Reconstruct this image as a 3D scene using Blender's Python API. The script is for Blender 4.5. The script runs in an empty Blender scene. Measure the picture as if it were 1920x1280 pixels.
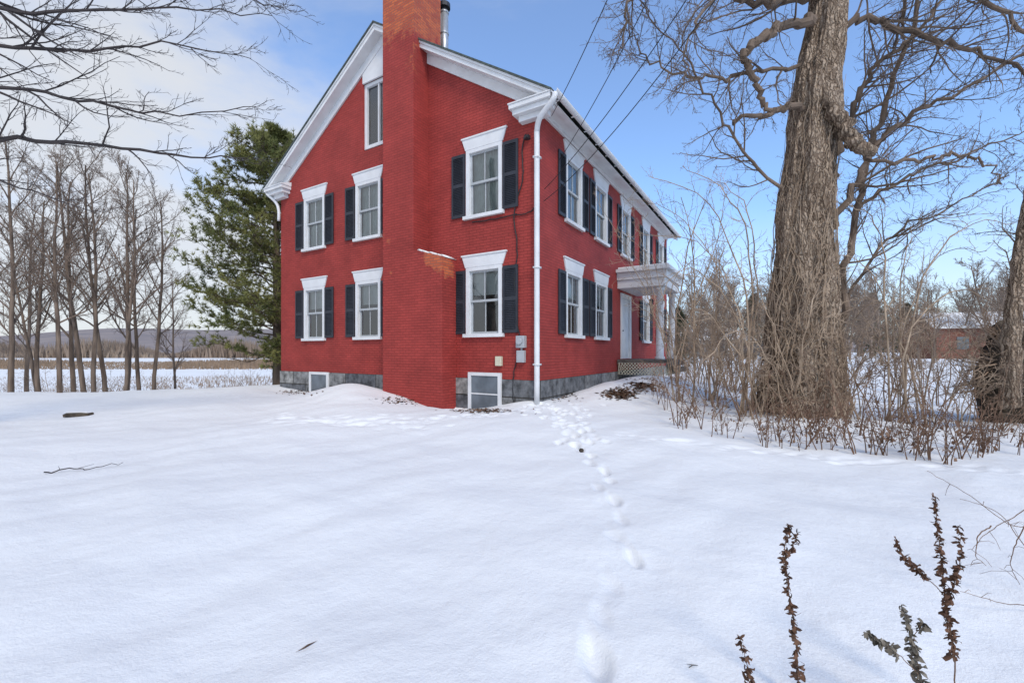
import bpy, math, random
import numpy as np
from mathutils import Vector
random.seed(11); R=random.random; U=random.uniform; G=random.gauss
scene=bpy.context.scene; col=scene.collection
F=820.0; HY=660.0; EZ=1.5
CX,CY=0.634,10.0
AX=Vector((.8547,-.5192,0)); AY=Vector((.5192,.8547,0))
def P(px,py,Y): return Vector(((px-960)/F*Y, Y, EZ+(HY-py)*Y/F))
def sst(v): v=np.clip(v,0,1); return v*v*(3-2*v)
# ---------------------------------------------------------------- ground height
_r=random.Random(5)
FEET=[]
TR=[(.42,2.12),(.52,2.45),(.62,2.75),(.86,3.08),(.80,3.4),(.94,3.75),(.96,4.18),(.90,4.55),(1.08,4.85),(1.10,5.2),(.98,5.5),(1.05,5.85),(.96,6.15),(1.06,6.45)]
for k,(x,y) in enumerate(TR):
    d=[.05,.018,.015,.05,.02,.022,.045,.03,.03,.045,.03,.045,.035,.04][k]
    FEET.append((x+_r.gauss(0,.01),y,_r.uniform(.045,.062),_r.uniform(.09,.12),d)); FEET.append((x+_r.gauss(0,.02),y+.14,.035,.09,d*.35)); FEET.append((x+_r.gauss(0,.05),y-.05,.09,.12,d*.2))
for i in range(85):
    q=_r.random()**.8; Y=6.2+q*3.7; X=1.03-.1*q+_r.gauss(0,.16+.25*q)
    FEET.append((X,Y,_r.uniform(.05,.075),_r.uniform(.07,.11),_r.uniform(.02,.05)))
for i in range(60):            # track going right
    q=i/59; X=1.7+q*5.6; Y=6.9-q*1.9+_r.gauss(0,.12); FEET.append((X,Y,_r.uniform(.07,.14),_r.uniform(.05,.08),_r.uniform(.008,.03)))
for i in range(130):            # track round the gable
    q=i/129; X=-5.0+q*5.6; Y=9.2-1.3*math.sin(q*3.14)**.8+q*.4+_r.gauss(0,.3); FEET.append((X,Y,_r.uniform(.06,.15),_r.uniform(.05,.10),_r.uniform(.01,.035)))
def gh(x,y,feet=False):
    x=np.asarray(x,float); y=np.asarray(y,float)
    lx=(x-CX)*.8547-(y-CY)*.5192; ly=(x-CX)*.5192+(y-CY)*.8547
    dx=np.maximum(np.maximum(lx,-10.19-lx),0); dy=np.maximum(np.maximum(-ly,ly-13.4),0)
    ds=np.hypot(dx,dy)
    z=.3*np.exp(-(ds/4.5)**2)
    g=lambda a,b,sa,sb,A:A*np.exp(-((lx-a)/sa)**2-((ly-b)/sb)**2)
    z=z+g(-6.0,-.8,1.0,.9,.24)+g(-5.0,-.9,.9,.8,.17)+g(-4.2,-1.7,1.3,.7,.15)+g(-2.2,-.35,1.1,.6,-.28)+g(1.4,5.0,1.6,2.3,.5)+g(.9,1.7,.9,1.0,.1)+g(-8.6,-.4,1.3,.7,-.13)+g(-3.2,-2.6,1.6,.5,.07)+g(.5,3.0,.5,1.2,.14)+g(-.2,-.1,.6,.5,.08)
    z=z+.8*sst((y-12)/30)*sst((x-3)/5)
    z=z-1.9*sst((-x-5)/3)*sst((y-16.3)/7)
    near=np.exp(-(np.hypot(x,y)/40)**2)
    z=z+near*(.022*np.sin(x*1.3+.7*np.sin(y*.9))+.02*np.sin(y*1.7+1.3*np.sin(x*.6)+1)+.010*np.sin(x*4.1+y*2.2+np.sin(y*3))+.007*np.sin(y*6.3-x*3.1+2*np.sin(x*1.9))+.003*np.sin(x*9.1+2*np.sin(y*4.3))*np.sin(y*8.3+np.sin(x*5.1)))
    z=z+.12*sst((np.hypot(x-6.3,y-9.4)-.3)/-2+1)
    if feet:
        m=np.zeros_like(z)
        for (fx,fy,sx,sy,a) in FEET:
            q=((x-fx)/sx)**2+((y-fy)/sy)**2
            m+= -a*np.exp(-q**1.4)+.12*a*np.exp(-((np.sqrt(q)-1.5)/.3)**2)
        z=z+np.maximum(m,-.09)
    return z
def ghf(x,y): return float(gh(x,y))
def GP(px,py):
    Y=8.0
    for _ in range(40):
        z=ghf((px-960)/F*Y,Y); Y=.5*Y+.5*(EZ-z)*F/(py-HY)
    return Vector(((px-960)/F*Y,Y,ghf((px-960)/F*Y,Y)))
# ---------------------------------------------------------------- materials
def newmat(name):
    m=bpy.data.materials.new(name); m.use_nodes=True; nt=m.node_tree; b=nt.nodes['Principled BSDF']; return m,nt,b
def mat(name,c,rough=.7,var=.25,scale=6,bump=.0,bscale=30,stretch=(1,1,1),metal=0,c2=None,spec=.3):
    m,nt,b=newmat(name); N=nt.nodes; Lk=nt.links
    tc=N.new('ShaderNodeTexCoord'); mp=N.new('ShaderNodeMapping'); mp.inputs['Scale'].default_value=stretch
    Lk.new(tc.outputs['Object'],mp.inputs['Vector'])
    n=N.new('ShaderNodeTexNoise'); n.inputs['Scale'].default_value=scale; n.inputs['Detail'].default_value=6; Lk.new(mp.outputs[0],n.inputs['Vector'])
    r=N.new('ShaderNodeValToRGB'); r.color_ramp.elements[0].position=.34; r.color_ramp.elements[1].position=.66
    if c2 is None: c2=tuple(min(1,v*(1+var)) for v in c); c=tuple(v*(1-var) for v in c)
    r.color_ramp.elements[0].color=(*c,1); r.color_ramp.elements[1].color=(*c2,1)
    Lk.new(n.outputs['Fac'],r.inputs['Fac']); Lk.new(r.outputs['Color'],b.inputs['Base Color'])
    b.inputs['Roughness'].default_value=rough; b.inputs['Metallic'].default_value=metal; b.inputs['Specular IOR Level'].default_value=spec
    if bump:
        n2=N.new('ShaderNodeTexNoise'); n2.inputs['Scale'].default_value=bscale; n2.inputs['Detail'].default_value=5; Lk.new(mp.outputs[0],n2.inputs['Vector'])
        bp=N.new('ShaderNodeBump'); bp.inputs['Strength'].default_value=bump; bp.inputs['Distance'].default_value=.03
        Lk.new(n2.outputs['Fac'],bp.inputs['Height']); Lk.new(bp.outputs[0],b.inputs['Normal'])
    return m
def math_n(nt,op,a,b=None,clamp=False):
    n=nt.nodes.new('ShaderNodeMath'); n.operation=op; n.use_clamp=clamp
    for i,v in enumerate((a,b)):
        if v is None: continue
        if isinstance(v,(int,float)): n.inputs[i].default_value=v
        else: nt.links.new(v,n.inputs[i])
    return n.outputs[0]
def brickmat(name,c1,c2,mc,w=.21,h=.07,ms=.006,worn=False,bump=.75,var=.2,nscale=1.3):
    m,nt,b=newmat(name); N=nt.nodes; Lk=nt.links
    tc=N.new('ShaderNodeTexCoord'); sp=N.new('ShaderNodeSeparateXYZ'); Lk.new(tc.outputs['Object'],sp.inputs[0])
    s=math_n(nt,'ADD',sp.outputs['X'],sp.outputs['Y']); cb=N.new('ShaderNodeCombineXYZ'); Lk.new(s,cb.inputs[0]); Lk.new(sp.outputs['Z'],cb.inputs[1])
    br=N.new('ShaderNodeTexBrick'); Lk.new(cb.outputs[0],br.inputs['Vector']); br.inputs['Scale'].default_value=1
    br.inputs['Brick Width'].default_value=w; br.inputs['Row Height'].default_value=h; br.inputs['Mortar Size'].default_value=ms; br.inputs['Mortar Smooth'].default_value=.4
    br.inputs['Color1'].default_value=(*c1,1); br.inputs['Color2'].default_value=(*c2,1); br.inputs['Mortar'].default_value=(*mc,1)
    n=N.new('ShaderNodeTexNoise'); n.inputs['Scale'].default_value=nscale; n.inputs['Detail'].default_value=8; n.inputs['Roughness'].default_value=.65; Lk.new(tc.outputs['Object'],n.inputs['Vector'])
    mr=N.new('ShaderNodeMapRange'); mr.inputs['From Min'].default_value=.3; mr.inputs['From Max'].default_value=.7; mr.inputs['To Min'].default_value=1-var; mr.inputs['To Max'].default_value=1+var; Lk.new(n.outputs['Fac'],mr.inputs[0])
    mx=N.new('ShaderNodeMix'); mx.data_type='RGBA'; mx.blend_type='MULTIPLY'; mx.inputs[0].default_value=1
    Lk.new(br.outputs['Color'],mx.inputs[6]); Lk.new(mr.outputs[0],mx.inputs[7]); out=mx.outputs[2]
    n3=N.new('ShaderNodeTexNoise'); n3.inputs['Scale'].default_value=4.5; n3.inputs['Detail'].default_value=9; n3.inputs['Roughness'].default_value=.7; Lk.new(tc.outputs['Object'],n3.inputs['Vector'])
    if worn:
        b2=N.new('ShaderNodeTexBrick'); Lk.new(cb.outputs[0],b2.inputs['Vector']); b2.inputs['Scale'].default_value=1
        b2.inputs['Brick Width'].default_value=w; b2.inputs['Row Height'].default_value=h; b2.inputs['Mortar Size'].default_value=.009
        b2.inputs['Color1'].default_value=(.56,.14,.05,1); b2.inputs['Color2'].default_value=(.36,.075,.04,1); b2.inputs['Mortar'].default_value=(.30,.12,.08,1)
        hz=N.new('ShaderNodeMapRange'); hz.inputs['From Min'].default_value=9.2; hz.inputs['From Max'].default_value=10.6; Lk.new(sp.outputs['Z'],hz.inputs[0])
        tot=hz.outputs[0]
        for (x,y,z,rad,A) in ((-2.6,-.55,3.7,.6,.62),(-4.3,-.55,4.5,.6,.46),(-4.15,-.55,3.6,.5,.44),(-3.4,-.55,8.9,.8,.42),(-2.41,-.3,3.6,.45,.55),(-2.9,-.5,4.0,.5,.45)):
            vm=N.new('ShaderNodeVectorMath'); vm.operation='DISTANCE'; Lk.new(tc.outputs['Object'],vm.inputs[0]); vm.inputs[1].default_value=(x,y,z)
            q=N.new('ShaderNodeMapRange'); q.inputs['From Min'].default_value=0; q.inputs['From Max'].default_value=rad; q.inputs['To Min'].default_value=A; q.inputs['To Max'].default_value=0; Lk.new(vm.outputs['Value'],q.inputs[0])
            tot=math_n(nt,'ADD',tot,q.outputs[0])
        f=math_n(nt,'ADD',tot,math_n(nt,'MULTIPLY',n3.outputs['Fac'],1.6)); f=math_n(nt,'SUBTRACT',f,1.15); f=math_n(nt,'MULTIPLY',f,5,True); f=math_n(nt,'MULTIPLY',f,.85)
        m2=N.new('ShaderNodeMix'); m2.data_type='RGBA'; Lk.new(f,m2.inputs[0]); Lk.new(out,m2.inputs[6]); Lk.new(b2.outputs['Color'],m2.inputs[7]); out=m2.outputs[2]
    Lk.new(out,b.inputs['Base Color']); b.inputs['Roughness'].default_value=.68; b.inputs['Specular IOR Level'].default_value=.25
    hgt=math_n(nt,'SUBTRACT',math_n(nt,'MULTIPLY',n3.outputs['Fac'],.8),br.outputs['Fac'])
    bp=N.new('ShaderNodeBump'); bp.inputs['Strength'].default_value=bump; bp.inputs['Distance'].default_value=.014; Lk.new(hgt,bp.inputs['Height']); Lk.new(bp.outputs[0],b.inputs['Normal'])
    return m
M={}
M['brick']=brickmat('painted_brick',(.335,.046,.038),(.29,.039,.033),(.22,.031,.027),ms=.007)
M['chim']=brickmat('worn_painted_brick',(.335,.046,.038),(.29,.039,.033),(.22,.031,.027),ms=.007,worn=True)
M['stone']=brickmat('granite_block',(.09,.095,.105),(.27,.265,.25),(.04,.036,.032),w=1.35,h=.43,ms=.018,var=.8,bump=1.0,nscale=4.5)
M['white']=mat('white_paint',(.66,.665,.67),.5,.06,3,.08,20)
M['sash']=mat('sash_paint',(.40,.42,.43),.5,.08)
M['shut']=mat('slate_shutter_paint',(.030,.033,.042),.5,.2,3)
M['roof']=mat('grey_shingle',(.07,.085,.08),.9,.3,12,.5,40)
M['metal']=mat('flue_steel',(.45,.46,.47),.35,.15,5,metal=.55)
M['dmetal']=mat('dark_metal',(.03,.03,.035),.45,.2)
M['grey']=mat('meter_grey',(.38,.40,.42),.5,.08)
M['cream']=mat('cream_plastic',(.55,.52,.40),.5,.06)
M['curt']=mat('curtain_cloth',(.42,.46,.42),.9,.15,4)
M['shade']=mat('roller_shade',(.50,.51,.48),.9,.06)
M['deck']=mat('deck_wood',(.12,.105,.09),.8,.3,8)
M['cable']=mat('black_cable',(.02,.02,.022),.5,.1)
def barkmat(name,c1,c2,scale=5,stretch=(1,1,.18),bump=.8,bs=14): return mat(name,c1,.9,0,scale,bump,bs,stretch,c2=c2,spec=.1)
def furrow(name):
    m,nt,b=newmat(name); N=nt.nodes; Lk=nt.links
    tc=N.new('ShaderNodeTexCoord'); mp=N.new('ShaderNodeMapping'); mp.inputs['Scale'].default_value=(1,1,.17); Lk.new(tc.outputs['Object'],mp.inputs[0])
    d=N.new('ShaderNodeTexNoise'); d.inputs['Scale'].default_value=4; d.inputs['Detail'].default_value=4; Lk.new(tc.outputs['Object'],d.inputs['Vector'])
    ad=N.new('ShaderNodeMix'); ad.data_type='RGBA'; ad.blend_type='ADD'; ad.inputs[0].default_value=.2; Lk.new(mp.outputs[0],ad.inputs[6]); Lk.new(d.outputs['Color'],ad.inputs[7])
    vo=N.new('ShaderNodeTexVoronoi'); vo.feature='DISTANCE_TO_EDGE'; vo.inputs['Scale'].default_value=16; Lk.new(ad.outputs[2],vo.inputs['Vector'])
    n=N.new('ShaderNodeTexNoise'); n.inputs['Scale'].default_value=24; n.inputs['Detail'].default_value=9; n.inputs['Roughness'].default_value=.65; Lk.new(ad.outputs[2],n.inputs['Vector'])
    big_=N.new('ShaderNodeTexNoise'); big_.inputs['Scale'].default_value=1.8; big_.inputs['Detail'].default_value=6; big_.inputs['Roughness'].default_value=.65; Lk.new(tc.outputs['Object'],big_.inputs['Vector'])
    h=math_n(nt,'ADD',math_n(nt,'MULTIPLY',vo.outputs['Distance'],2.4,True),math_n(nt,'MULTIPLY',n.outputs['Fac'],.85))
    r=N.new('ShaderNodeValToRGB'); e=r.color_ramp.elements; e[0].position=.22; e[0].color=(.055,.040,.030,1); e[1].position=1.0; e[1].color=(.46,.36,.27,1); k=e.new(.55); k.color=(.22,.16,.115,1)
    Lk.new(math_n(nt,'ADD',h,math_n(nt,'MULTIPLY',math_n(nt,'SUBTRACT',big_.outputs['Fac'],.5),1.0)),r.inputs[0]); Lk.new(r.outputs[0],b.inputs['Base Color'])
    b.inputs['Roughness'].default_value=.92; b.inputs['Specular IOR Level'].default_value=.1
    bp=N.new('ShaderNodeBump'); bp.inputs['Strength'].default_value=1; bp.inputs['Distance'].default_value=.055; Lk.new(h,bp.inputs['Height']); Lk.new(bp.outputs[0],b.inputs['Normal']); return m
M['bark_big']=furrow('furrowed_bark')
M['bark_l']=barkmat('grey_bark',(.08,.06,.048),(.22,.165,.125))
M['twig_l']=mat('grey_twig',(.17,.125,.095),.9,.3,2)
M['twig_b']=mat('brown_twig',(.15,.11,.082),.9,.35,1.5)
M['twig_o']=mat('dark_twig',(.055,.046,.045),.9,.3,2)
M['shrub']=mat('dead_shrub_stem',(.13,.082,.055),.9,0,2.5,c2=(.33,.235,.165))
M['shrub2']=mat('tan_shrub_stem',(.20,.14,.095),.9,0,2.5,c2=(.46,.35,.25))
M['stalk']=mat('dead_stalk',(.10,.055,.035),.9,0,3,c2=(.24,.15,.10))
M['far']=mat('far_twig',(.22,.17,.135),.95,.3,.4)
M['weed']=mat('withered_leaf',(.05,.026,.016),.9,0,30,c2=(.17,.09,.055))
M['weedg']=mat('frosted_leaf',(.07,.06,.045),.9,0,30,c2=(.22,.19,.15))
M['pine']=mat('pine_needle',(.085,.105,.030),.8,0,.9,c2=(.25,.24,.08))
M['pbark']=barkmat('pine_bark',(.06,.047,.038),(.16,.12,.09))
M['conif']=mat('dark_conifer',(.09,.105,.065),.9,.4,1)
M['reed']=mat('dry_reed',(.20,.135,.085),.95,0,.3,c2=(.30,.21,.14))
M['brush']=mat('tan_brush',(.20,.145,.11),.95,0,.03,c2=(.30,.23,.17))
M['leaf']=mat('dead_leaf',(.06,.032,.02),.9,0,8,c2=(.18,.105,.065))
M['hill']=mat('hill_wood',(.20,.175,.175),1,0,.02,c2=(.28,.235,.215))
M['siding']=mat('far_siding',(.24,.24,.24),.8,.08)
M['siding2']=mat('far_red_siding',(.20,.085,.06),.8,.15)
M['car']=mat('dark_car_paint',(.03,.035,.045),.25,.1,spec=.5)
M['tyre']=mat('tyre_rubber',(.015,.015,.015),.9,.1)
M['log']=mat('rotten_wood',(.025,.02,.016),.9,0,8,c2=(.09,.07,.05))
def snowmat(name,bump=.36):
    m,nt,b=newmat(name); N=nt.nodes; Lk=nt.links
    tc=N.new('ShaderNodeTexCoord')
    n=N.new('ShaderNodeTexNoise'); n.inputs['Scale'].default_value=.35; n.inputs['Detail'].default_value=6; Lk.new(tc.outputs['Object'],n.inputs['Vector'])
    r=N.new('ShaderNodeValToRGB'); r.color_ramp.elements[0].position=.3; r.color_ramp.elements[1].position=.7
    r.color_ramp.elements[0].color=(.725,.725,.715,1); r.color_ramp.elements[1].color=(.785,.785,.77,1)
    Lk.new(n.outputs['Fac'],r.inputs['Fac']); Lk.new(r.outputs['Color'],b.inputs['Base Color'])
    b.inputs['Roughness'].default_value=.65; b.inputs['Specular IOR Level'].default_value=.15
    a=N.new('ShaderNodeTexNoise'); a.inputs['Scale'].default_value=3.5; a.inputs['Detail'].default_value=8; a.inputs['Roughness'].default_value=.6; Lk.new(tc.outputs['Object'],a.inputs['Vector'])
    c=N.new('ShaderNodeTexNoise'); c.inputs['Scale'].default_value=80; c.inputs['Detail'].default_value=4; Lk.new(tc.outputs['Object'],c.inputs['Vector'])
    h=math_n(nt,'ADD',a.outputs['Fac'],math_n(nt,'MULTIPLY',c.outputs['Fac'],.12))
    bp=N.new('ShaderNodeBump'); bp.inputs['Strength'].default_value=bump; bp.inputs['Distance'].default_value=.08; Lk.new(h,bp.inputs['Height']); Lk.new(bp.outputs[0],b.inputs['Normal'])
    return m
M['snow']=snowmat('snow')
def glassmat():
    m=bpy.data.materials.new('window_glass'); m.use_nodes=True; nt=m.node_tree; N=nt.nodes; N.remove(N['Principled BSDF'])
    t=N.new('ShaderNodeBsdfTransparent'); t.inputs[0].default_value=(.8,.84,.84,1)
    g=N.new('ShaderNodeBsdfGlossy'); g.inputs['Roughness'].default_value=.03; g.inputs[0].default_value=(.9,.92,.95,1)
    f=N.new('ShaderNodeFresnel'); f.inputs[0].default_value=1.5
    x=N.new('ShaderNodeMixShader'); nt.links.new(math_n(nt,'ADD',f.outputs[0],.1,True),x.inputs[0]); nt.links.new(t.outputs[0],x.inputs[1]); nt.links.new(g.outputs[0],x.inputs[2])
    nt.links.new(x.outputs[0],N['Material Output'].inputs[0]); return m
M['glass']=glassmat()
M['bglass']=mat('cellar_glass',(.11,.13,.15),.12,.25,3,spec=.6)
# ---------------------------------------------------------------- mesh builder
class MB:
    def __init__(s): s.v=[]; s.f=[]
    def box(s,x0,x1,y0,y1,z0,z1):
        b=len(s.v)
        for z in (z0,z1):
            for (x,y) in ((x0,y0),(x1,y0),(x1,y1),(x0,y1)): s.v.append((x,y,z))
        for f in ((0,3,2,1),(4,5,6,7),(0,1,5,4),(1,2,6,5),(2,3,7,6),(3,0,4,7)): s.f.append(tuple(b+i for i in f))
        return s
    def prism(s,poly,y0,y1,axis='y'):
        b=len(s.v); n=len(poly)
        for y in (y0,y1):
            for (a,c) in poly:
                s.v.append((a,y,c) if axis=='y' else (y,a,c) if axis=='x' else (a,c,y))
        s.f.append(tuple(b+i for i in range(n))); s.f.append(tuple(b+n+i for i in reversed(range(n))))
        for i in range(n):
            j=(i+1)%n; s.f.append((b+i,b+n+i,b+n+j,b+j))
        return s
    def tube(s,pts,rad,n=6,cap=False,shape=None):
        b=len(s.v); a=None; m=len(pts)
        for i in range(m):
            t=(pts[min(i+1,m-1)]-pts[max(i-1,0)])
            if t.length<1e-9: t=Vector((0,0,1))
            t.normalize()
            if a is None:
                ref=Vector((1,0,0)) if abs(t.x)<.6 else Vector((0,1,0)); a=t.cross(ref).normalized()
            else:
                a=a-t*a.dot(t)
                a=a.normalized() if a.length>1e-6 else t.orthogonal().normalized()
            c=t.cross(a); r=rad[i]; p=pts[i]
            for k in range(n):
                th=6.2832*k/n; rr=r*(shape(th,i) if shape else 1)
                q=p+a*(math.cos(th)*rr)+c*(math.sin(th)*rr); s.v.append((q.x,q.y,q.z))
        for i in range(m-1):
            o=b+i*n
            for k in range(n):
                k2=(k+1)%n; s.f.append((o+k,o+k2,o+n+k2,o+n+k))
        if cap: s.f.append(tuple(b+i for i in reversed(range(n)))); s.f.append(tuple(b+(m-1)*n+i for i in range(n)))
        return s
    def tri(s,a,b,c):
        i=len(s.v); s.v+= [tuple(a),tuple(b),tuple(c)]; s.f.append((i,i+1,i+2))
    def quad(s,*q):
        i=len(s.v); s.v+=[tuple(a) for a in q]; s.f.append((i,i+1,i+2,i+3))
    def mesh(s,name,m,smooth=False):
        me=bpy.data.meshes.new(name); me.from_pydata(s.v,[],s.f); me.materials.append(m)
        if smooth: me.polygons.foreach_set('use_smooth',[True]*len(me.polygons))
        me.update(); return me
    def build(s,name,m,parent=None,smooth=False,loc=None,rz=0,bevel=0):
        o=bpy.data.objects.new(name,s.mesh(name,m,smooth)); col.objects.link(o); o.parent=parent
        if loc is not None: o.location=loc
        if rz: o.rotation_euler=(0,0,rz)
        if bevel:
            md=o.modifiers.new('b','BEVEL'); md.width=bevel; md.segments=2; md.limit_method='ANGLE'
        return o
def tag(o,label=None,cat=None,group=None,kind=None):
    if label: o['label']=label
    if cat: o['category']=cat
    if group: o['group']=group
    if kind: o['kind']=kind
    return o
def empty(name,loc,rz=0,label=None,cat=None,group=None):
    o=bpy.data.objects.new(name,None); col.objects.link(o); o.location=loc; o.rotation_euler=(0,0,rz); o.empty_display_size=.2
    return tag(o,label,cat,group)
def copy_tree(o,parent=None):
    c=o.copy(); col.objects.link(c); c.parent=parent
    for ch in o.children: copy_tree(ch,c)
    return c
# ---------------------------------------------------------------- world, sun, camera
SE,SA=math.radians(44),math.radians(160)   # azimuth measured from +Y clockwise
w=bpy.data.worlds.new("World"); scene.world=w; w.use_nodes=True; nt=w.node_tree; N=nt.nodes; Lk=nt.links
bg=N['Background']; sky=N.new('ShaderNodeTexSky'); sky.sky_type='NISHITA'; sky.sun_disc=False; sky.sun_elevation=SE; sky.sun_rotation=SA; sky.air_density=1.0; sky.dust_density=.8; sky.ozone_density=2.0
tc=N.new('ShaderNodeTexCoord'); mp=N.new('ShaderNodeMapping'); mp.inputs['Scale'].default_value=(1.0,1.0,2.6); mp.inputs['Rotation'].default_value=(0,.3,.4); Lk.new(tc.outputs['Generated'],mp.inputs[0])
no=N.new('ShaderNodeTexNoise'); no.inputs['Scale'].default_value=1.7; no.inputs['Detail'].default_value=10; no.inputs['Roughness'].default_value=.56; no.inputs['Distortion'].default_value=.35; Lk.new(mp.outputs[0],no.inputs['Vector'])
sp=N.new('ShaderNodeSeparateXYZ'); Lk.new(tc.outputs['Generated'],sp.inputs[0])
az=math_n(nt,'MULTIPLY',sp.outputs['X'],-.34)                     # cloud bank lies to the west
el=N.new('ShaderNodeMapRange'); el.inputs['From Min'].default_value=0; el.inputs['From Max'].default_value=.55; el.inputs['To Min'].default_value=.16; el.inputs['To Max'].default_value=-.06; Lk.new(sp.outputs['Z'],el.inputs[0])
f=math_n(nt,'ADD',math_n(nt,'ADD',no.outputs['Fac'],az),el.outputs[0])
cr=N.new('ShaderNodeMapRange'); cr.interpolation_type='SMOOTHSTEP'; cr.inputs['From Min'].default_value=.45; cr.inputs['From Max'].default_value=.80; cr.inputs['To Min'].default_value=.08; cr.inputs['To Max'].default_value=.92; Lk.new(f,cr.inputs[0])
hz=N.new('ShaderNodeMapRange'); hz.interpolation_type='SMOOTHSTEP'; hz.inputs['From Min'].default_value=0; hz.inputs['From Max'].default_value=.36; hz.inputs['To Min'].default_value=.62; hz.inputs['To Max'].default_value=0; Lk.new(sp.outputs['Z'],hz.inputs[0])
cf=math_n(nt,'MAXIMUM',cr.outputs[0],hz.outputs[0])
tn=N.new('ShaderNodeMix'); tn.data_type='RGBA'; tn.blend_type='MULTIPLY'; tn.inputs[0].default_value=1; Lk.new(sky.outputs[0],tn.inputs[6]); tn.inputs[7].default_value=(1.38,1.68,1.98,1)
mx=N.new('ShaderNodeMix'); mx.data_type='RGBA'; Lk.new(cf,mx.inputs[0]); Lk.new(tn.outputs[2],mx.inputs[6]); mx.inputs[7].default_value=(5.35,5.45,5.6,1)
Lk.new(mx.outputs[2],bg.inputs[0]); bg.inputs[1].default_value=.145
sd=bpy.data.lights.new('sun','SUN'); sd.energy=2.0; sd.angle=math.radians(14); sd.color=(1,.875,.69); so=bpy.data.objects.new('sun',sd); col.objects.link(so)
sdir=Vector((math.sin(SA)*math.cos(SE),math.cos(SA)*math.cos(SE),math.sin(SE))); so.rotation_euler=sdir.to_track_quat('Z','Y').to_euler()
cd=bpy.data.cameras.new('camera'); co=bpy.data.objects.new('camera',cd); col.objects.link(co); scene.camera=co
co.location=(0,0,EZ); co.rotation_euler=(math.pi/2,0,0); cd.sensor_width=36; cd.lens=F/1920*36; cd.shift_y=20/1920; cd.clip_start=.05; cd.clip_end=8000
scene.view_settings.view_transform='Standard'; scene.view_settings.look='None'; scene.view_settings.exposure=0
# ---------------------------------------------------------------- ground
def axis_lines(segs,lo,hi,grow):
    out=[]
    for (a,b,s) in segs: out+=list(np.arange(a,b-1e-6,s))
    x=segs[-1][1]; s=segs[-1][2]; 
    while x<hi: out.append(x); s*=grow; x+=s
    out.append(hi); x=segs[0][0]; s=segs[0][2]; pre=[]
    while x>lo: s*=grow; x-=s; pre.append(max(x,lo))
    return np.array(pre[::-1]+out)
gx=axis_lines([(-13,-5.5,.1),(-5.5,-.1,.05),(-.1,1.8,.02),(1.8,7.5,.06),(7.5,13,.1)],-3500,3500,1.22)
gy=axis_lines([(1.2,6.6,.025),(6.6,10.5,.04),(10.5,17,.08)],-400,3500,1.13)
XX,YY=np.meshgrid(gx,gy); ZZ=gh(XX,YY,True); nx,ny=len(gx),len(gy)
me=bpy.data.meshes.new('ground'); vv=np.stack([XX,YY,ZZ],-1).reshape(-1,3)
ii=(np.arange(ny-1)[:,None]*nx+np.arange(nx-1)[None,:]).ravel(); ff=np.stack([ii,ii+1,ii+nx+1,ii+nx],-1)
me.from_pydata(vv.tolist(),[],ff.tolist()); me.polygons.foreach_set('use_smooth',[True]*len(me.polygons)); me.materials.append(M['snow'])
go=bpy.data.objects.new('ground',me); col.objects.link(go); tag(go,'snow covered lawn and field with a trail of footprints','ground',kind='structure')
# hills
v=[];f=[]; n=160
for i in range(n):
    a=math.radians(-75+150*i/(n-1)); 
    h=50+16*math.sin(a*3.1+2.2)+9*math.sin(a*9+1)+4*math.sin(a*23)
    for (rr,hh) in ((900,-5),(1150,h*.55),(1400,h),(1800,h*.4)): v.append((rr*math.sin(a),rr*math.cos(a),hh))
for i in range(n-1):
    for k in range(3): o=i*4+k; f.append((o,o+1,o+5,o+4))
b=MB(); b.v=v; b.f=f; tag(b.build('hills',M['hill'],smooth=True),'low wooded hills on the horizon','hills',kind='structure')
# reeds & far brush
def blades(name,n,x0,x1,y0,y1,h0,h1,wd,m,label,cat):
    b=MB()
    for i in range(n):
        Y=y0+(y1-y0)*R(); X=U(x0,x1)*Y
        z=ghf(X,Y); h=U(h0,h1)*(.6+.4*math.sin(X*.07+Y*.05)); a=U(0,3.14); dx=math.cos(a)*wd; lean=G(0,.2)*h
        b.tri((X-dx,Y-math.sin(a)*wd,z-.05),(X+dx,Y+math.sin(a)*wd,z-.05),(X+lean,Y+G(0,.1)*h,z+h))
    return tag(b.build(name,m),label,cat,kind='stuff')
blades('reeds',14000,-1.3,-.45,86,150,.7,2.0,.12,M['reed'],'band of dry brown reeds across the snowy field','reeds')
blades('marsh_grass',7000,-1.3,-.45,30,60,.15,.7,.035,M['reed'],'sparse dry grass poking through the far snow beyond the bank','grass')
blades('far_brush',20000,-1.3,-.35,250,420,5,14,.6,M['brush'],'distant line of tan brush at the foot of the hills','brush')
# ---------------------------------------------------------------- HOUSE
house=empty('brick_house',(CX,CY,0),math.atan2(-.5192,.8547),'red painted two storey brick house with dark shutters and white trim','house')
W,LEN=10.19,13.4; RX=-W/2; EO=.45; ZE=7.22; SL=.652; FO=.36
def ztop(x): return ZE+SL*((EO-x) if x>RX else (x+W+EO))
WX=[-1.55,-5.73,-8.3]; WY=[1.95,4.05,6.6,9.4,12.1]; WW,WH=1.08,1.75; ZL,ZU=1.87,4.83
def clip(poly,a,b,c):   # keep a*x+b*z<=c
    out=[]
    for i in range(len(poly)):
        p,q=poly[i],poly[(i+1)%len(poly)]; fp=a*p[0]+b*p[1]-c; fq=a*q[0]+b*q[1]-c
        if fp<=0: out.append(p)
        if fp*fq<0: t=fp/(fp-fq); out.append((p[0]+t*(q[0]-p[0]),p[1]+t*(q[1]-p[1])))
    return out
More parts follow.
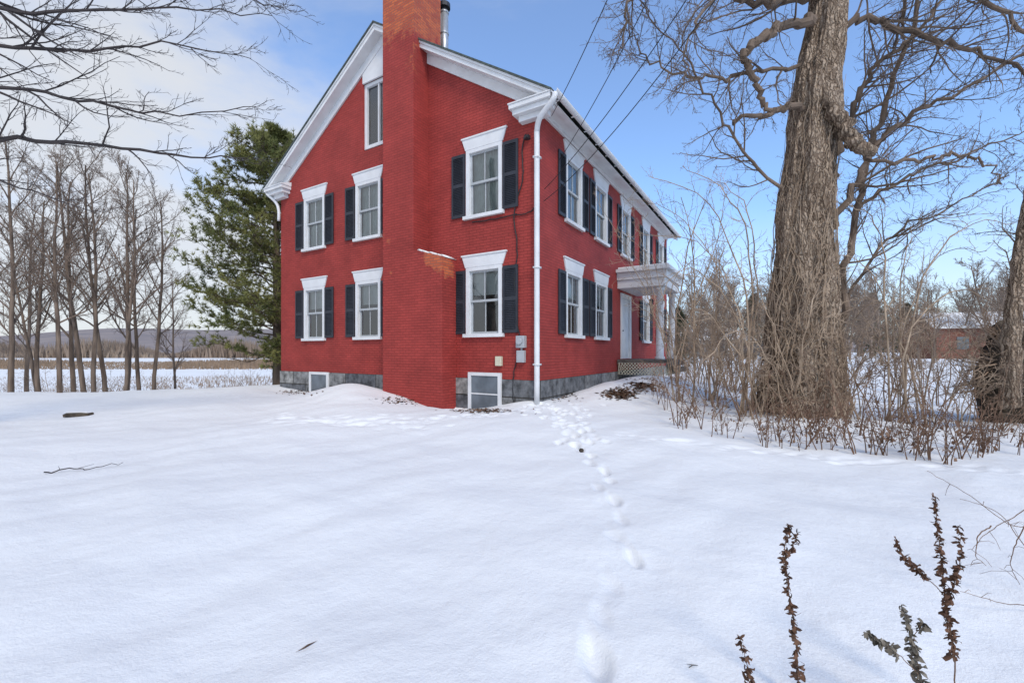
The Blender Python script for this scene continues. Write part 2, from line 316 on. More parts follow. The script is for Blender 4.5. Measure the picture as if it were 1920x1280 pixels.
def wall(mb,a0,a1,z0,z1,ops,to3,planes=()):
    ac=sorted({a0,a1,*[o[0] for o in ops],*[o[1] for o in ops]}); zc=sorted({z0,z1,*[o[2] for o in ops],*[o[3] for o in ops]})
    for i in range(len(ac)-1):
        for j in range(len(zc)-1):
            am,zm=(ac[i]+ac[i+1])/2,(zc[j]+zc[j+1])/2
            if any(o[0]<am<o[1] and o[2]<zm<o[3] for o in ops): continue
            poly=[(ac[i],zc[j]),(ac[i+1],zc[j]),(ac[i+1],zc[j+1]),(ac[i],zc[j+1])]
            for pl in planes:
                if poly: poly=clip(poly,*pl)
            if len(poly)>2:
                b=len(mb.v); mb.v+=[to3(p[0],p[1],0) for p in poly]; mb.f.append(tuple(b+k for k in range(len(poly))))
    for o in ops:
        c=[(o[0],o[2]),(o[1],o[2]),(o[1],o[3]),(o[0],o[3])]
        for k in range(4):
            p,q=c[k],c[(k+1)%4]; mb.quad(to3(*p,0),to3(*q,0),to3(*q,.22),to3(*p,.22))
def op(c,z): return (c-.49,c+.49,z+.03,z+WH-.03)
wb=MB()
gops=[op(x,z) for x in WX for z in (ZL,ZU)]+[(-5.95,-4.75,7.5,9.55)]
pl=[(SL,1,ZE+SL*EO-.25),(-SL,1,ZE+SL*(W+EO)-.25)]
wall(wb,-W,0,.85,11,gops,lambda a,z,d:(a,d,z),pl)
sops=[op(y,ZU) for y in WY]+[op(y,ZL) for y in WY if abs(y-6.6)>.1]+[(6.05,7.15,1.27,3.5)]
wall(wb,0,LEN,.85,7.1,sops,lambda a,z,d:(-d,a,z))
wall(wb,-W,0,.85,11,[],lambda a,z,d:(a,LEN,z),pl); wall(wb,0,LEN,.85,7.1,[],lambda a,z,d:(-W,a,z))
wb.build('wall',M['brick'],house)
fb=MB(); fb.box(-W-.03,.03,-.03,LEN+.03,-.6,.85); fb.build('foundation',M['stone'],house,bevel=.01)
ib=MB(); ib.box(-W+.6,-.6,.6,LEN-.6,.9,7.0); ib.build('interior',mat('dim_interior',(.05,.05,.05),.9),house)
rb=MB()
def chev(mb,a,b_,y0,y1,xl=-W-EO,xr=EO):
    mb.prism([(xl,ztop(xl)-a),(RX,ztop(RX)-a),(xr,ztop(xr)-a),(xr,ztop(xr)-b_),(RX,ztop(RX)-b_),(xl,ztop(xl)-b_)],y0,y1)
chev(rb,0,.05,-FO-.03,LEN+FO,-W-EO-.03,EO+.03); roof=rb.build('roof',M['roof'],house)
sn=MB(); sn.prism([(RX-.3,ztop(RX-.3)+.01),(RX-.3,ztop(RX-.3)+.05),(-W-EO+.1,ztop(-W-EO+.1)+.07),(-W-EO+.1,ztop(-W-EO+.1)+.01)],.3,LEN); sn.build('roof_snow',M['snow'],roof)
tb=MB(); chev(tb,.052,.11,-FO,-FO+.08); chev(tb,.112,.225,-FO+.03,-.0,-W-.42,.42); chev(tb,.227,.49,-.05,-.002,-W,0)
tb.build('rake_trim',M['white'],house)
tb=MB(); chev(tb,.052,.25,LEN,LEN+FO-.02); tb.build('rear_rake_trim',M['white'],house)
pb=MB(); pb.prism([(-5.95,9.5),(-4.5,9.5),(-4.5,10.3),(-5.0,10.42),(-5.95,9.86)],-.03,.02); pb.build('gable_panel',M['white'],house)
def ret(x0,x1):
    b=MB()
    b.box(x0,x1,-FO,0,7.05,7.15)
    b.prism([(-FO-.02,7.152),(-.0,7.152),(-.0,7.30),(-FO-.02,7.18)],x0-.02,x1+.02,'x')
    b.box(x0+.06,x1-.06,-FO+.07,-.0,6.93,7.048); b.box(x0+.16,x1-.16,-.17,.0,6.80,6.928)
    b.build('cornice_return',M['white'],house,bevel=.006)
ret(-.62,.44); ret(-W-.44,-W+.6)
cb=MB()
for sgn,x in ((1,0),(-1,-W)):
    f_=lambda a,b2,y0,y1,z0,z1:(cb.box(x+a,x+b2,y0,y1,z0,z1) if sgn>0 else cb.box(x-b2,x-a,y0,y1,z0,z1))
    f_(0.002,.05,.01,LEN-.01,6.95,7.06); f_(0.002,.34,.02,LEN+.1,7.062,7.10); f_(.30,.42,.02,LEN+.1,7.02,7.06)
cb.build('eave_cornice',M['white'],house)
gb=MB()
def gutter(x,y0,y1):
    prof=[(math.cos(a)*.075,math.sin(a)*.085) for a in [math.pi+math.pi*k/8 for k in range(9)]]
    bb=len(gb.v)
    for y in (y0,y1):
        for s_ in (1,.9):
            for (a,c) in prof: gb.v.append((x+a*s_,y,7.15+c*s_))
    for k in range(8):
        gb.f.append((bb+k,bb+k+1,bb+19+k,bb+18+k)); gb.f.append((bb+9+k,bb+10+k,bb+28+k,bb+27+k)); 
        for o in (0,18): gb.f.append((bb+o+k,bb+o+k+1,bb+o+10+k,bb+o+9+k))
    y=y0+.3
    while y<y1: gb.box(x-.09,x+.09,y,y+.03,7.06,7.075); y+=.8
gutter(.55,-.38,LEN+.3); gb.build('gutter',M['white'],house)
def V3(*a): return Vector(a)
def cr_pts(pts,n=5,jit=0):
    out=[]
    for i in range(len(pts)-1):
        p0=pts[max(i-1,0)];p1=pts[i];p2=pts[i+1];p3=pts[min(i+2,len(pts)-1)]
        for k in range(n):
            t=k/n; q=.5*((2*p1)+(p2-p0)*t+(2*p0-5*p1+4*p2-p3)*t*t+(3*p1-p0-3*p2+p3)*t**3)
            if jit: q=q+Vector((G(0,jit),G(0,jit),G(0,jit)))
            out.append(q)
    out.append(pts[-1].copy()); return out
db=MB(); pp=cr_pts([V3(.55,-.34,7.08),V3(.5,-.34,6.95),V3(.12,-.22,6.72),V3(-.02,-.1,6.5),V3(-.02,-.1,6.2),V3(-.02,-.1,3),V3(-.02,-.1,.3)],4); db.tube(pp,[.062]*len(pp),10,True)
for z in (5.9,3.4,1.2): db.box(-.09,.05,-.17,-.0,z,z+.04)
ds_=db.build('downspout',M['white'],house,True); ds_['label']='tall white corner downspout'
db=MB(); pp=cr_pts([V3(-W-.35,-.3,7.0),V3(-W-.1,-.12,6.7),V3(-W+.03,-.1,6.4),V3(-W+.03,-.1,6.05)],4); db.tube(pp,[.05]*len(pp),8,True); db.build('downspout',M['white'],house,True)
# windows
def wmesh():
    d={}
    b=MB()
    for s in (-1,1): b.box(min(s*.44,s*.54),max(s*.44,s*.54),-.03,.10,.085,WH)
    b.box(-.44,.44,-.03,.10,WH-.09,WH); d['frame']=b.mesh('window_frame',M['white'])
    b=MB(); b.box(-.60,.60,-.09,.08,0,.085); d['sill']=b.mesh('window_sill',M['white'])
    b=MB(); b.prism([(-.56,WH+.002),(.56,WH+.002),(.66,WH+.28),(-.66,WH+.28)],-.035,-.002); b.box(-.68,.68,-.055,-.002,WH+.282,WH+.32); d['hood']=b.mesh('window_hood',M['white'])
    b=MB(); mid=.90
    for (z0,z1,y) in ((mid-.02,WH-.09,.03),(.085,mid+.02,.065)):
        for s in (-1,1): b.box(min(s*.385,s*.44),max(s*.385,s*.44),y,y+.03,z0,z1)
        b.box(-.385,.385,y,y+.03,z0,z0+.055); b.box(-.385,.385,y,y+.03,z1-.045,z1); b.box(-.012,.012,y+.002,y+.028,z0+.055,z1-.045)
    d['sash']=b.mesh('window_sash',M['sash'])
    b=MB(); b.quad((-.39,.045,mid),(.39,.045,mid),(.39,.045,WH-.1),(-.39,.045,WH-.1)); b.quad((-.39,.08,.1),(.39,.08,.1),(.39,.08,mid+.01),(-.39,.08,mid+.01)); d['pane']=b.mesh('window_pane',M['glass'])
    b=MB(); n=60
    for k in range(n):
        x0,x1=-.5+k/n,-.5+(k+1)/n; y0,y1=[.15+.02*math.sin(x*52+1.5*math.sin(x*9)) for x in (x0,x1)]
        b.quad((x0,y0,.05),(x1,y1,.05),(x1,y1,WH),(x0,y0,WH))
    d['curtain']=b.mesh('curtain',M['curt'],True)
    b=MB(); b.box(-.47,.47,.14,.15,WH*.62,WH); b.box(-.47,.47,.135,.155,WH*.62-.03,WH*.62); d['shade']=b.mesh('window_shade',M['shade'])
    b=MB(); w_,h=.42,1.60
    for x0 in (0,w_-.055): b.box(x0,x0+.055,-.035,0,0,h)
    for z0 in (0,h*.48,h-.08): b.box(.055,w_-.055,-.035,0,z0,z0+.08)
    b.box(.055,w_-.055,-.008,-.001,.08,h-.08)
    z=.095
    while z<h-.1:
        if not (h*.48-.03<z<h*.48+.08): b.prism([(-.030,z),(-.008,z+.035),(-.004,z+.035),(-.026,z)],.055,w_-.055,'x')
        z+=.042
    d['shutter']=b.mesh('shutter',M['shut']); return d
D=wmesh()
def child(name,me,parent,loc=(0,0,0),rz=0,sx=1,rx=0):
    o=bpy.data.objects.new(name,me); col.objects.link(o); o.parent=parent; o.location=loc; o.rotation_euler=(rx,0,rz); o.scale=(sx,1,1); return o
def window(x,y,z,rz,cur):
    wi=child('window',D['frame'],house,(x,y,z),rz)
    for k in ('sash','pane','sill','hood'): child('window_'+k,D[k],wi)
    child('curtain' if cur else 'window_shade',D['curtain' if cur else 'shade'],wi)
    c,s=math.cos(rz),math.sin(rz)
    for sg in (-1,1):
        ox=sg*.57; child('shutter',D['shutter'],house,(x+c*ox+s*.012,y+s*ox-c*.012,z+.09),rz+U(-.02,.02),sg)
for x in WX:
    window(x,0,ZL,0,False); window(x,0,ZU,0,True)
for y in WY:
    if abs(y-6.6)>.1: window(0,y,ZL,math.pi/2,False)
    window(0,y,ZU,math.pi/2,True)
# attic window
b=MB(); 
for s in (-5.95,-4.85): b.box(s,s+.10,.05,.16,7.56,9.5)
b.box(-5.85,-4.85,.05,.16,9.40,9.5); b.box(-5.85,-4.85,.05,.16,7.56,7.66); b.box(-5.40,-5.35,.07,.14,7.66,9.4)
aw=b.build('window',M['white'],house); aw['label']='narrow attic window beside the chimney'
b=MB(); b.box(-5.85,-4.85,.12,.125,7.66,9.4); b.build('window_pane',M['glass'],aw); b=MB(); b.box(-5.9,-4.8,.2,.21,7.6,9.45); b.build('curtain',M['shade'],aw)
# cellar windows
for x,wd,dz in ((-1.5,.98,0),(-8.0,.98,-.14)):
    b=MB(); x0,x1=x-wd/2,x+wd/2
    b.box(x0,x0+.09,-.08,-.02,.06+dz,1.0+dz); b.box(x1-.09,x1,-.08,-.02,.06+dz,1.0+dz); b.box(x0+.09,x1-.09,-.08,-.02,.92+dz,1.0+dz); b.box(x0-.02,x1+.02,-.10,-.02,-.02+dz,.06+dz)
    if x>-5: b.box(x0+.09,x1-.09,-.07,-.045,.46,.49)
    cw=b.build('cellar_window',M['white'],house); b=MB(); b.box(x0+.09,x1-.09,-.055,-.04,.06+dz,.92+dz); b.build('window_pane',M['bglass'],cw)
# chimney
b=MB(); b.prism([(-4.5,-.3),(-2.41,-.3),(-2.41,3.86),(-3.375,4.14),(-3.375,12.3),(-4.5,12.3)],-.56,.1)
b.box(-4.499,-3.376,.1,.5,9,12.3); b.box(-4.56,-3.315,-.62,.56,12.3,12.5)
ch=b.build('chimney',M['chim'],house)
b=MB()
for k in range(14):
    x0=-3.37+k*.07; zz=4.14-(x0+3.375)*.29; h=.035+.02*math.sin(k*1.3)
    b.prism([(x0,zz+.003),(x0+.07,zz-.017),(x0+.07,zz+h-.02),(x0,zz+h)],-.42-.05*math.sin(k*2.1),-.03)
b.build('shoulder_snow',M['snow'],ch,True)
b=MB(); px_=[V3(-3.49,.8,9.2),V3(-3.49,.8,11.2)]; b.tube(px_,[.115,.115],16,True)
for z in (9.95,10.55,11.15): b.tube([V3(-3.49,.8,z),V3(-3.49,.8,z+.05)],[.128,.128],16,True)
fl=b.build('flue_pipe',M['metal'],roof,True)
b=MB(); b.tube([V3(-3.49,.8,11.3),V3(-3.49,.8,11.42),V3(-3.49,.8,11.5)],[.17,.17,.03],16,True); b.tube([V3(-3.49,.8,11.2),V3(-3.49,.8,11.3)],[.09,.09],10)
b.build('flue_cap',M['dmetal'],roof)
# meters, boxes, cables
b=MB(); b.box(-.56,-.34,-.14,-.0,1.60,1.88); b.tube([V3(-.45,-.14,1.75),V3(-.45,-.2,1.75)],[.08,.075],14,True); b.build('electric_meter',M['grey'],house,bevel=.01)
b=MB(); b.box(-.56,-.36,-.11,-.0,1.26,1.54); b.tube([V3(-.45,-.05,1.54),V3(-.45,-.05,1.6)],[.025,.025],8); b.build('meter_box',M['grey'],house,bevel=.01)
b=MB(); b.box(-1.17,-1.0,-.09,-.0,1.17,1.40); b.build('junction_box',M['cream'],house,bevel=.01)
b=MB()
for pts in ([(-.35,6.55),(-.45,6.2),(-.42,5.6),(-.62,5.0),(-.66,4.6),(-.58,3.9),(-.66,3.2),(-.6,2.4),(-.52,1.88)],[(-.56,1.4),(-.66,1.1),(-.7,.7),(-.68,.3)],[(-.62,4.72),(-.2,4.75),(-.02,5.0)],[(-1.9,4.75),(-1.2,4.72),(-.6,4.75)]):
    q=cr_pts([V3(a,-.03,c) for a,c in pts],5,.006); b.tube(q,[.014]*len(q),6)
b.build('wall_cable',M['cable'],house)
b=MB(); b.box(-.36,-.24,-.10,0,6.42,6.5); b.tube([V3(-.3,-.1,6.45),V3(-.3,-.2,6.38)],[.03,.02],8,True); b.build('cable_bracket',M['dmetal'],house)
# door + porch
b=MB(); 
for y0,y1 in ((6.0,6.12),(7.08,7.2)): b.box(-.1,.04,y0,y1,1.27,3.55)
b.box(-.1,.04,6.12,7.08,3.4,3.55); b.box(-.08,-.03,6.12,7.08,1.27,3.4)
for z0,z1 in ((1.4,2.1),(2.2,3.3)):
    for y0,y1 in ((6.2,6.56),(6.64,7.0)): b.box(-.03,-.018,y0,y1,z0,z1)
dr=b.build('door',M['white'],house,bevel=.005)
b=MB(); b.tube([V3(-.03,6.2,2.25),V3(.03,6.2,2.25),V3(.05,6.2,2.25)],[.02,.02,.03],8,True); b.build('door_handle',M['dmetal'],dr)
b=MB(); b.box(0.035,1.62,5.55,8.15,1.15,1.25); b.box(1.62,1.95,6.1,7.6,.85,1.0); b.box(1.62,1.75,5.55,8.15,1.05,1.2); porch=b.build('porch',M['deck'],house)
b=MB()
b.box(.002,1.56,5.66,8.04,3.65,3.92); b.box(.002,1.62,5.60,8.10,3.922,4.16); b.box(.002,1.74,5.48,8.22,4.162,4.27)
b.build('porch_roof',M['white'],porch,bevel=.008); b=MB(); b.box(.05,1.70,5.52,8.18,4.273,4.34); b.build('roof_snow',M['snow'],porch,bevel=.04)
for y in (5.9,7.8):
    b=MB(); b.tube([V3(1.35,y,1.25),V3(1.35,y,1.35),V3(1.35,y,1.36),V3(1.35,y,3.52),V3(1.35,y,3.53),V3(1.35,y,3.65)],[.16,.16,.125,.11,.15,.15],20,True); b.build('porch_column',M['white'],porch,True)
b=MB()
for a0,a1,fix,ax in ((.05,1.58,5.55,'x'),(5.6,8.1,1.6,'y')):
    a=a0-.35
    while a<a1:
        for s in (1,-1):
            p0,p1=(a,.75),(a+.4,1.15)
            if s<0: p0,p1=(a+.4,.75),(a,1.15)
            cl=lambda v:min(max(v,a0),a1)
            q=[(cl(p0[0]),p0[1]),(cl(p0[0]+.03),p0[1]),(cl(p1[0]+.03),p1[1]),(cl(p1[0]),p1[1])]
            if abs(q[0][0]-q[2][0])>.05: b.prism(q,fix-.01*(s>0),fix+.008,'y' if ax=='x' else 'x')
        a+=.11
b.build('porch_lattice',M['cream'],porch)
b=MB(); b.tube([V3(.9,6.6,3.65),V3(.9,6.6,3.35)],[.01,.01],6); b.tube([V3(.9,6.6,3.35),V3(.9,6.6,3.32),V3(.9,6.6,3.12),V3(.9,6.6,3.1)],[.03,.09,.07,.02],8,True); b.build('porch_lantern',M['dmetal'],porch)
# ---------------------------------------------------------------- plants
UP=Vector((0,0,1))
def rv(): return Vector((G(0,1),G(0,1),G(0,1)))
def grow(mb,p,d,L,r,lvl,S,first=None):
    n=S['seg'][lvl]; pts=[p.copy()]; rad=[r]; dd=d.copy(); st=L/n; dirs=[]
    for i in range(n):
        dd=(dd+rv()*S['wob'][lvl]+UP*S['up'][lvl]).normalized(); p=p+dd*st; pts.append(p); dirs.append(dd); rad.append(max(S['min']*.6,r*(1-(i+1)/n*(1-S['tip']))))
    (first or mb).tube(pts,rad,S['sides'][lvl])
    if lvl+1<len(S['seg']): kids(mb,pts,rad,dirs,L,lvl,S)
def kids(mb,pts,rad,dirs,L,lvl,S,k=None,Lc0=None):
    k=k or S['kids'][lvl]; n=len(dirs); s0=S['start'][lvl]
    for j in range(k):
        f=s0+(1-s0)*(j+R())/k; x=f*n; i=min(int(x),n-1); t=x-i
        p=pts[i].lerp(pts[i+1],t); d=dirs[i]; rr=rad[i]*(1-t)+rad[i+1]*t
        pe=d.cross(rv()).normalized(); a=math.radians(S['ang'][lvl]*U(.6,1.3))
        nd=(d*math.cos(a)+pe*math.sin(a)).normalized()
        Lc=(Lc0 if Lc0 else L*S['lr'][lvl])*(1-.55*f)*U(.6,1.25)
        grow(mb,p,nd,Lc,max(S['min'],min(rr*.65,Lc*.016)),lvl+1,S)
def limb(mb,pts,r0,r1,S,lvl,k,Lc,jit=.03,sides=7,n=5):
    q=cr_pts(pts,n,jit); m=len(q); rad=[(r0+(r1-r0)*i/(m-1))*U(.92,1.08) for i in range(m)]; mb.tube(q,rad,sides,True)
    dirs=[(q[i+1]-q[i]).normalized() for i in range(m-1)]
    L=sum((q[i+1]-q[i]).length for i in range(m-1))
    if k: kids(mb,q,rad,dirs,L,lvl,S,k,Lc)
    return q
# left bare trees
SLt=dict(seg=[9,6,4,3,2],wob=[.05,.10,.14,.18,.2],up=[.05,.08,.06,.04,.02],tip=.25,min=.0055,sides=[9,5,4,3,3],kids=[17,9,6,3,0],start=[.28,.15,.1,.1,0],ang=[40,38,40,45,45],lr=[.34,.5,.5,.55,.5])
protos=[]
for i in range(3):
    root=empty('bare_tree',(0,0,0)); tb_,cb_=MB(),MB(); L=[9.6,9.0,10.0][i]
    random.seed(40+i); grow(cb_,Vector((0,0,-.2)),Vector((U(-.06,.06),U(-.05,.05),1)).normalized(),L,.095,0,SLt,tb_)
    if i==1: grow(cb_,Vector((.1,0,-.1)),Vector((.24,.05,1)).normalized(),8.2,.07,0,SLt,tb_)
    tb_.build('trunk',M['bark_l'],root,True); cb_.build('crown',M['twig_l'],root); protos.append(root)
spots=[(20,16.6,0,1.0,'leftmost bare tree on the bank, grey and slender'),(74,17.6,1,.9,'forked bare tree second from the left on the bank'),(112,16.4,2,.9,'bare tree third from the left on the snowy bank'),
 (138,18.6,0,1.0,'slender bare tree fourth from the left, set slightly back'),(158,17.2,0,.96,'bare tree fifth from the left on the snowy bank'),(176,16.9,2,.88,'bare tree sixth from the left on the snowy bank'),(198,18.0,2,.95,'bare tree just right of the middle of the bank row'),
 (236,16.8,1,.98,'leaning forked bare tree third from the pine'),(262,19.5,0,.95,'thin bare tree second from the pine, set farther back'),(288,17.6,2,.8,'small bare tree nearest the green pine'),
 (-40,19,2,1.1,'bare tree at the left picture edge, set back'),(48,22,0,1.1,'bare tree set back behind the left end of the row'),(330,25,0,.8,'small far bare tree between the row and the pine')]
used=set()
for k,(px,Y,pi_,sc,lb) in enumerate(spots):
    o=protos[pi_] if pi_ not in used else copy_tree(protos[pi_]); used.add(pi_)
    X=(px-960)/F*Y; o.location=(X,Y,ghf(X,Y)-.05); o.rotation_euler=(G(0,.03),G(0,.04),U(0,6.28)); o.scale=(sc,)*3; tag(o,lb,'tree','bare trees along the bank on the left')
# overhanging tree (trunk stands just left of the frame)
random.seed(3)
SO=dict(seg=[6,6,5,4,3],wob=[.05,.09,.12,.15,.2],up=[.05,.0,.03,.05,.04],tip=.3,min=.0035,sides=[8,6,4,3,3],kids=[8,8,6,3,0],start=[.2,.15,.1,.1,0],ang=[30,30,32,36,40],lr=[.5,.45,.5,.5,.5])
root=empty('overhanging_tree',(-10.4,6.2,0),0,'dark thin bare branches reaching in over the snow at the upper left','tree')
tb_=MB(); q=cr_pts([V3(0,0,-.3),V3(.1,.1,2.5),V3(-.05,.05,5),V3(.2,0,8),V3(.1,0,11)],5,.02); tb_.tube(q,[.32-.2*i/(len(q)-1) for i in range(len(q))],14,True); tb_.build('trunk',M['bark_l'],root,True)
cb_=MB(); off=Vector((-10.4,6.2,0))
def OL(pts,r0,r1,k,Lc): limb(cb_,[Vector((0,0,pts[0][3])) if len(p)==4 else P(*p)-off for p in pts],r0,r1,SO,1,k,Lc,.02,6)
OL([(0,0,0,4.2),(-200,350,6.6),(0,268,6.9),(160,272,7.1),(330,290,7.2),(460,296,7.3)],.06,.006,18,1.3)
OL([(0,0,0,5.0),(-200,180,6.4),(0,165,6.5),(150,185,6.7),(300,215,6.9),(480,200,7.0)],.045,.005,20,1.35)
OL([(0,0,0,6.0),(-200,60,6.2),(0,88,6.2),(140,95,6.4),(300,85,6.6),(470,110,6.8)],.045,.005,24,1.3)
OL([(0,0,0,6.5),(-150,-60,6.0),(0,15,6.0),(150,20,6.2),(330,15,6.4),(510,30,6.6)],.045,.005,22,1.3)
OL([(0,0,0,7),(-100,-200,6.0),(60,-90,6.0),(240,-60,6.2),(420,-20,6.4),(520,20,6.6)],.045,.005,20,1.3)
OL([(0,0,0,4.0),(-200,400,6.6),(-60,330,7.6),(60,360,7.9),(180,400,8.1)],.035,.005,10,1.0)
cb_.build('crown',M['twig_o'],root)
# white pine
random.seed(8)
px0=Vector((-10.35,19.2,0)); px0.z=ghf(px0.x,px0.y)
pine=empty('pine_tree',px0,0,'tall green pine standing behind the left corner of the house','tree')
tb_=MB(); q=cr_pts([V3(.15,0,-.3),V3(.1,0,3),V3(0,0,7),V3(-.05,0,12.0)],6,.01); tb_.tube(q,[.27*(1-i/len(q))+.03 for i in range(len(q))],12,True)
br=MB(); nb=MB()
def tuft(p,d,s=1):
    for k in range(14):
        e=(d*.55+rv()*.6+UP*.25).normalized()*U(.12,.24)*s; w_=e.cross(rv()).normalized()*.0135; nb.tri(p-w_,p+w_,p+e)
for i in range(120):
    f=(i+R())/120; z=1.5+f*10.1; prof=np.interp(f,[0,.12,.3,.5,.7,.88,1],[2.6,3.2,3.5,3.2,2.6,1.7,.4]); L=prof*U(.6,1.08)
    a=i*2.4+G(0,.5); d=Vector((math.cos(a),math.sin(a),U(-.2,.45)+f*.3)).normalized(); p=V3(.05,0,z); pts=[p];dirs=[]
    n=9
    for k in range(n):
        d=(d+rv()*.11+UP*(.05 if k>3 else -.02)).normalized(); p=p+d*L/n; pts.append(p); dirs.append(d)
    br.tube(pts,[.04*(1-k/(n+1)) for k in range(n+1)],5)
    dead=f<.10 and R()<.5
    for k in range(2,n+1):
        for s in range(3 if k<n else 4):
            dd=dirs[min(k-1,n-1)]; side=dd.cross(UP).normalized()*random.choice((-1,1)); sd_=(dd*.6+side*U(.3,1)+UP*U(-.3,.6)).normalized(); Ls=L*U(.1,.26)+.12
            e1=pts[k]+sd_*Ls*.5; e2=e1+(sd_+UP*.3).normalized()*Ls*.5; br.tube([pts[k],e1,e2],[.012,.009,.005],3)
            if not dead:
                for t in range(4): tuft((pts[k].lerp(e1,R()) if t==0 else e1.lerp(e2,t/3))+rv()*.05,sd_)
    if not dead: tuft(pts[-1],d,1.2)
tb_.build('trunk',M['pbark'],pine,True); br.build('branches',M['pbark'],pine); nb.build('crown',M['pine'],pine)
# big old tree on the right
random.seed(21)
BY=9.4; big=empty('old_tree',(6.2,BY,ghf(6.2,BY)-.1),0,'massive gnarled bare tree with furrowed trunk beside the house','tree'); bo=Vector(big.location)
tp=[(1500,800,BY),(1500,760,BY),(1502,650,BY),(1507,500,BY),(1510,380,BY),(1524,260,BY),(1530,170,BY),(1547,60,BY),(1560,-60,BY),(1575,-220,BY),(1560,-400,BY)]
q=cr_pts([P(*t)-bo for t in tp],14,.0); m=len(q); ctl=[.88,.76,.60,.55,.51,.45,.46,.36,.31,.24,.16]
rad=[float(np.interp(i/14,range(11),ctl)) for i in range(m)]
ph=[(U(0,6.28),random.choice((7,9,11,13)),U(.015,.03)) for _ in range(6)]
def shp(th,i):
    v=1
    for (a,k,am) in ph[:4]: v+=am*math.sin(k*th+a+.16*math.sin(i*.15+a)*3)
    v+=.07*math.sin(3*th+i*.045)*math.sin(i*.12+th)+.045*math.sin(i*.33+2*th)+ (.13*max(0,1-i/26))*math.sin(5*th+1)
    v+=.022*math.sin(29*th+1.9*math.sin(i*.21))+.02*math.sin(41*th+2.6*math.sin(i*.17+1)+i*.05)
    return v+.028*math.sin(17*th+i*.3)*math.sin(i*.6+th*3)+.02*math.sin(i*1.3+th*23)*math.sin(i*.37+th*5)
tb_=MB(); tb_.tube(q,rad,170,True,shp)
SB=dict(seg=[6,7,6,4,3],wob=[.08,.13,.18,.21,.22],up=[.05,.05,.03,.02,.02],tip=.3,min=.0042,sides=[8,6,4,3,3],kids=[8,10,7,4,0],start=[.1,.12,.1,.1,0],ang=[45,42,42,46,50],lr=[.5,.52,.46,.5,.5])
cb_=MB()
def BL(pts,r0,r1,k,Lc,jit=.04,mb=cb_,sides=8): return limb(mb,[P(*p)-bo for p in pts],r0,r1,SB,1,k,Lc,jit,sides,7)
BL([(1540,150,9.2),(1562,195,8.9),(1585,240,8.8),(1605,270,8.7),(1630,288,8.7)],.17,.11,2,.5,.035,tb_,14)
BL([(1525,205,9.3),(1480,200,9.0),(1440,213,8.9),(1376,226,8.8)],.08,.035,5,.9)
BL([(1530,40,9.3),(1480,45,9.0),(1430,72,8.8),(1402,95,8.7),(1404,135,8.7),(1425,175,8.8),(1442,212,8.9)],.10,.045,12,1.2,.035)
BL([(1545,-20,9.4),(1450,10,9.0),(1370,-10,8.8),(1300,-60,8.6)],.085,.03,22,1.9)
BL([(1560,50,9.4),(1640,40,9.2),(1740,75,9.0),(1830,95,8.9),(1960,150,8.8)],.08,.025,32,1.9)
BL([(1555,430,9.6),(1600,350,9.8),(1650,270,9.9),(1710,215,9.9),(1810,165,9.8),(1950,80,9.7)],.08,.025,34,1.8)
BL([(1560,330,9.7),(1595,210,9.9),(1640,130,10),(1720,60,10),(1800,-40,10)],.07,.025,30,1.8)
BL([(1560,240,9),(1640,300,8.8),(1735,298,8.7),(1800,290,8.6),(1850,308,8.6),(1877,345,8.6)],.04,.016,14,.8)
BL([(1510,120,9.3),(1420,135,9),(1320,150,8.8),(1230,120,8.6),(1180,60,8.5)],.045,.009,32,1.5)
BL([(1480,370,9.3),(1400,290,9.0),(1330,180,8.8),(1270,90,8.6),(1200,10,8.5)],.035,.009,30,1.3)
BL([(1540,-80,9.4),(1400,-120,9.0),(1260,-90,8.6),(1180,0,8.4),(1165,90,8.4)],.08,.01,38,1.5)
BL([(1540,0,9.4),(1440,-60,8.2),(1360,-20,7.6),(1300,60,7.4),(1280,170,7.4)],.05,.008,28,1.1)
BL([(1570,-60,9.4),(1680,-40,9.0),(1800,-20,8.6),(1900,40,8.4),(1980,120,8.3)],.08,.018,32,1.7)
BL([(1580,720,9.9),(1585,520,10.0),(1610,380,10.1),(1640,250,10.1),(1700,90,10.1),(1740,-100,10.1)],.085,.04,38,1.7)
BL([(1600,400,10.2),(1700,330,10.4),(1800,300,10.4),(1930,240,10.3)],.045,.012,28,1.5)
BL([(1590,560,10.2),(1660,450,10.4),(1760,400,10.4),(1890,330,10.3)],.04,.01,28,1.4)
BL([(1560,-200,9.4),(1500,-380,9.2),(1400,-500,9.2)],.15,.06,10,2.2)
BL([(1570,-220,9.4),(1660,-400,9.6),(1760,-520,9.6)],.15,.06,10,2.2)
tb_.build('trunk',M['bark_big'],big,True); cb_.build('crown',M['twig_b'],big)
vb=MB()
for i in range(74):
    a=U(0,6.28); h=U(1.6,7.4); n=20; pts=[]; off_=U(.02,.35); 
    for k in range(n+1):
        z=h*k/n; idx=min(m-1,int(np.interp(z,[c.z for c in q[:100]],range(100)))); c=q[idx]; a+=G(0,.14); rr=rad[idx]*U(1.03,1.13)+off_*max(0,.5-k/n)
        pts.append(Vector((c.x+math.cos(a)*rr,c.y+math.sin(a)*rr,z)))
    vb.tube(pts,[U(.006,.018)*(1-.6*k/n) for k in range(n+1)],4)
    if R()<.8:
        dirs=[(pts[k+1]-pts[k]).normalized() for k in range(n)]; kids(vb,pts,[.01]*(n+1),dirs,1,2,SB,10,.5)
vb.build('climbing_vine',M['shrub2'],big)
